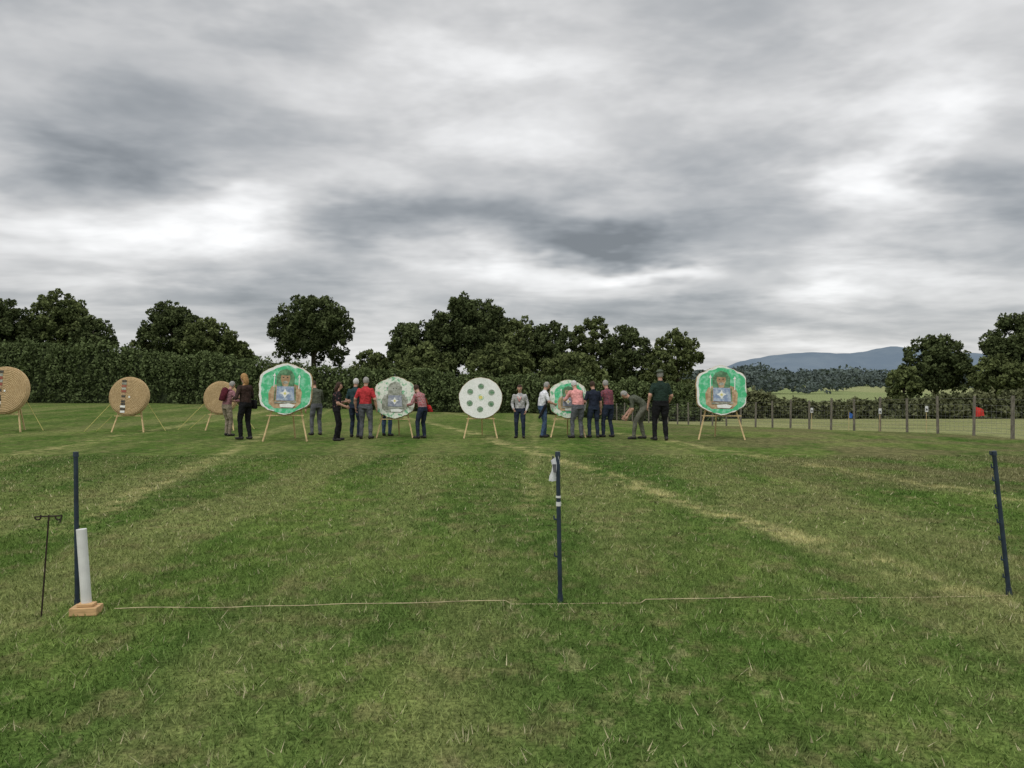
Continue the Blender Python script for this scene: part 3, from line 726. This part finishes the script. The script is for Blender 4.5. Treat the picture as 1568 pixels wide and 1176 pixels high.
person('man_in_jeans',-3.30,21.0,1.50,-20,black,jeans,brown_h,bend=30,headp=15,RH=reach)
person('person_in_checked_shirt',-2.30,20.1,1.44,55,check,djeans,brown_h,bend=26,headp=18,LH=(.0,.30,-.30),RH=(.0,.36,-.25),sleeve='long',acc=(('bagR',redbag),))
person('woman_in_grey_shirt',.20,20.1,1.38,172,vest,djeans,brown_h,bend=4,headp=14,LH=(-.04,.12,-.48),RH=(.0,.2,-.42),sleeve='long',acc=(('lanyard',pinkst),))
person('man_in_white_shirt',.80,20.3,1.46,-72,white,jeans,grey_h,bend=12,headp=16,LH=(.0,.32,-.22),RH=(.04,.28,-.34),build=1.12,acc=(('quiver',black),),feet=((-.10,.08),(.10,-.08)))
person('man_in_pink_shirt',1.63,20.0,1.52,28,pink,greyt,white_h,bend=24,headp=12,LH=(-.02,.34,-.22),RH=(.0,.32,-.30),build=1.15,feet=((-.13,.04),(.13,-.06)))
person('man_in_navy_shirt',2.06,20.1,1.47,18,dnavy,djeans,brown_h,bend=8,headp=18,LH=(.0,.25,-.34))
person('man_in_checked_shirt',2.44,20.3,1.50,40,check2,djeans,grey_h,bend=11,headp=14,LH=(-.02,.30,-.30),build=1.05,feet=((-.12,.06),(.12,-.08)))
person('man_bending_down',3.12,19.7,1.56,82,olive,gkhaki,grey_h,bend=76,headp=8,LH=(.02,.12,-.50),RH=(.02,.18,-.48),crouch=.03,feet=((-.12,.12),(.12,-.16)))
person('man_in_green_shirt_and_hat',3.60,19.3,1.74,8,dgreenc,black,grey_h,bend=4,headp=10,LH=(-.14,.0,-.50),RH=(.06,.14,-.46),build=1.22,hat=hatm,feet=((-.14,.02),(.14,-.02)))

# ------------------------------------------------------------ sky
w=bpy.data.worlds.new('World'); scene.world=w; w.use_nodes=True; t=NT(w.node_tree)
try: w.cycles.sampling_method='NONE'
except Exception: pass
for n in list(t.n): t.n.remove(n)
out=t.n.new('ShaderNodeOutputWorld')
sky=t.n.new('ShaderNodeTexSky'); sky.sky_type='NISHITA'; sky.sun_disc=False; sky.sun_elevation=R(50); sky.sun_rotation=R(205)
b1=t.n.new('ShaderNodeBackground'); b1.inputs[1].default_value=.1; t.l.new(sky.outputs[0],b1.inputs[0])
g=t.n.new('ShaderNodeTexCoord').outputs['Generated']; X_,Y_,Z_=t.sep(g)
az=t.m('MULTIPLY',t.m('ARCTAN2',X_,Y_),57.2958); el=t.m('MULTIPLY',t.m('ARCSINE',Z_),57.2958)
zz=t.m('ADD',t.m('MAXIMUM',Z_,0),.14)
pl=t.xyz(t.m('DIVIDE',X_,zz),t.m('DIVIDE',Y_,zz),0)
wr,wg,wb=t.sep(t.noise(pl,1.3,4,.58,0,True))
w2r,w2g,w2b=t.sep(t.noise(t.xyz(t.m('MULTIPLY',az,.09),t.m('MULTIPLY',el,.22),0),1.0,4,.6,0,True))
azw=t.m('ADD',az,t.m('ADD',t.m('MULTIPLY',t.m('SUBTRACT',wr,.5),10),t.m('MULTIPLY',t.m('SUBTRACT',w2r,.5),12)))
elw=t.m('ADD',el,t.m('MULTIPLY',t.m('ADD',t.m('SUBTRACT',wg,.5),t.m('SUBTRACT',w2g,.5)),t.mr(el,1,14,2.0,6.0)))
banks=[(-27,19.5,12,4.5,-.11),(-27,14.4,7,1.8,-.15),(-27,9.8,9,2.0,.20),(-18,12.4,4,2.6,.21),(-8,21,8,4,.05),
 (3,18,7,4,.11),(25,13.6,2.8,3.2,.21),(27,19,5,3,.13),(31,11,4,2.6,-.17),
 (-7,11.7,8,2.0,-.18),(6,9.4,6,1.3,-.26),(0,10.8,13,2,-.07),(16,12,6,2.4,-.10),(10,7.6,4,.8,.24),(0,7.6,8,1,.11),(-17,6.2,5,1.6,-.12),
 (22,6.3,9,1.1,.13),(10,4.4,16,1.1,-.14),(-22,4.5,8,1.5,-.08),(20,2.2,9,.6,.10)]
val=.785
for a0,e0,sa,se,amp in banks:
    da=t.m('MULTIPLY',t.m('SUBTRACT',azw,a0),1/sa); de=t.m('MULTIPLY',t.m('SUBTRACT',elw,e0),1/se)
    r2=t.m('MULTIPLY_ADD',da,da,t.m('MULTIPLY',de,de))
    val=t.m('MULTIPLY_ADD',t.m('EXPONENT',t.m('MULTIPLY',r2,-1)),amp,val)
val=t.m('ADD',val,t.m('MULTIPLY',t.m('SUBTRACT',wb,.5),.26))
f2=t.noise(t.vm('MULTIPLY',pl,(.8,1.1,1)),1.9,5,.55,.3); val=t.m('ADD',val,t.mr(f2,.36,.64,-.045,.05))
val=t.m('ADD',val,t.mr(w2b,.36,.64,-.035,.035))
val=t.m('MINIMUM',t.m('MAXIMUM',val,.50),1.0)
lin=t.m('POWER',val,2.2)
lin=t.m('MULTIPLY',lin,t.mr(el,32,70,1,2.0))
tint=t.mix(t.mr(val,.5,.85),(.92,.99,1.06),(1,1,1.0))
col=t.mix(1,tint,t.xyz(lin,lin,lin),'MULTIPLY')
col=t.mix(t.mr(el,-.5,-6),col,(.06,.07,.05))
b2=t.n.new('ShaderNodeBackground'); t.l.new(col,b2.inputs[0]); b2.inputs[1].default_value=1.05
mx=t.n.new('ShaderNodeMixShader'); mx.inputs[0].default_value=.93
t.l.new(b1.outputs[0],mx.inputs[1]); t.l.new(b2.outputs[0],mx.inputs[2]); t.l.new(mx.outputs[0],out.inputs[0])

sl=bpy.data.lights.new('sun','SUN'); sl.energy=1.2; sl.angle=R(30); sl.color=(1,.97,.92)
so=bpy.data.objects.new('sun',sl); scene.collection.objects.link(so)
d=Vector((-.35,-.75,1.0)).normalized(); so.rotation_euler=d.to_track_quat('Z','Y').to_euler()

cam=bpy.data.cameras.new('camera'); cam.sensor_width=36; cam.lens=28; cam.clip_end=20000; cam.clip_start=.05
co=bpy.data.objects.new('camera',cam); scene.collection.objects.link(co); co.location=(0,0,1.5); co.rotation_euler=(R(90-.375),0,0)
scene.camera=co
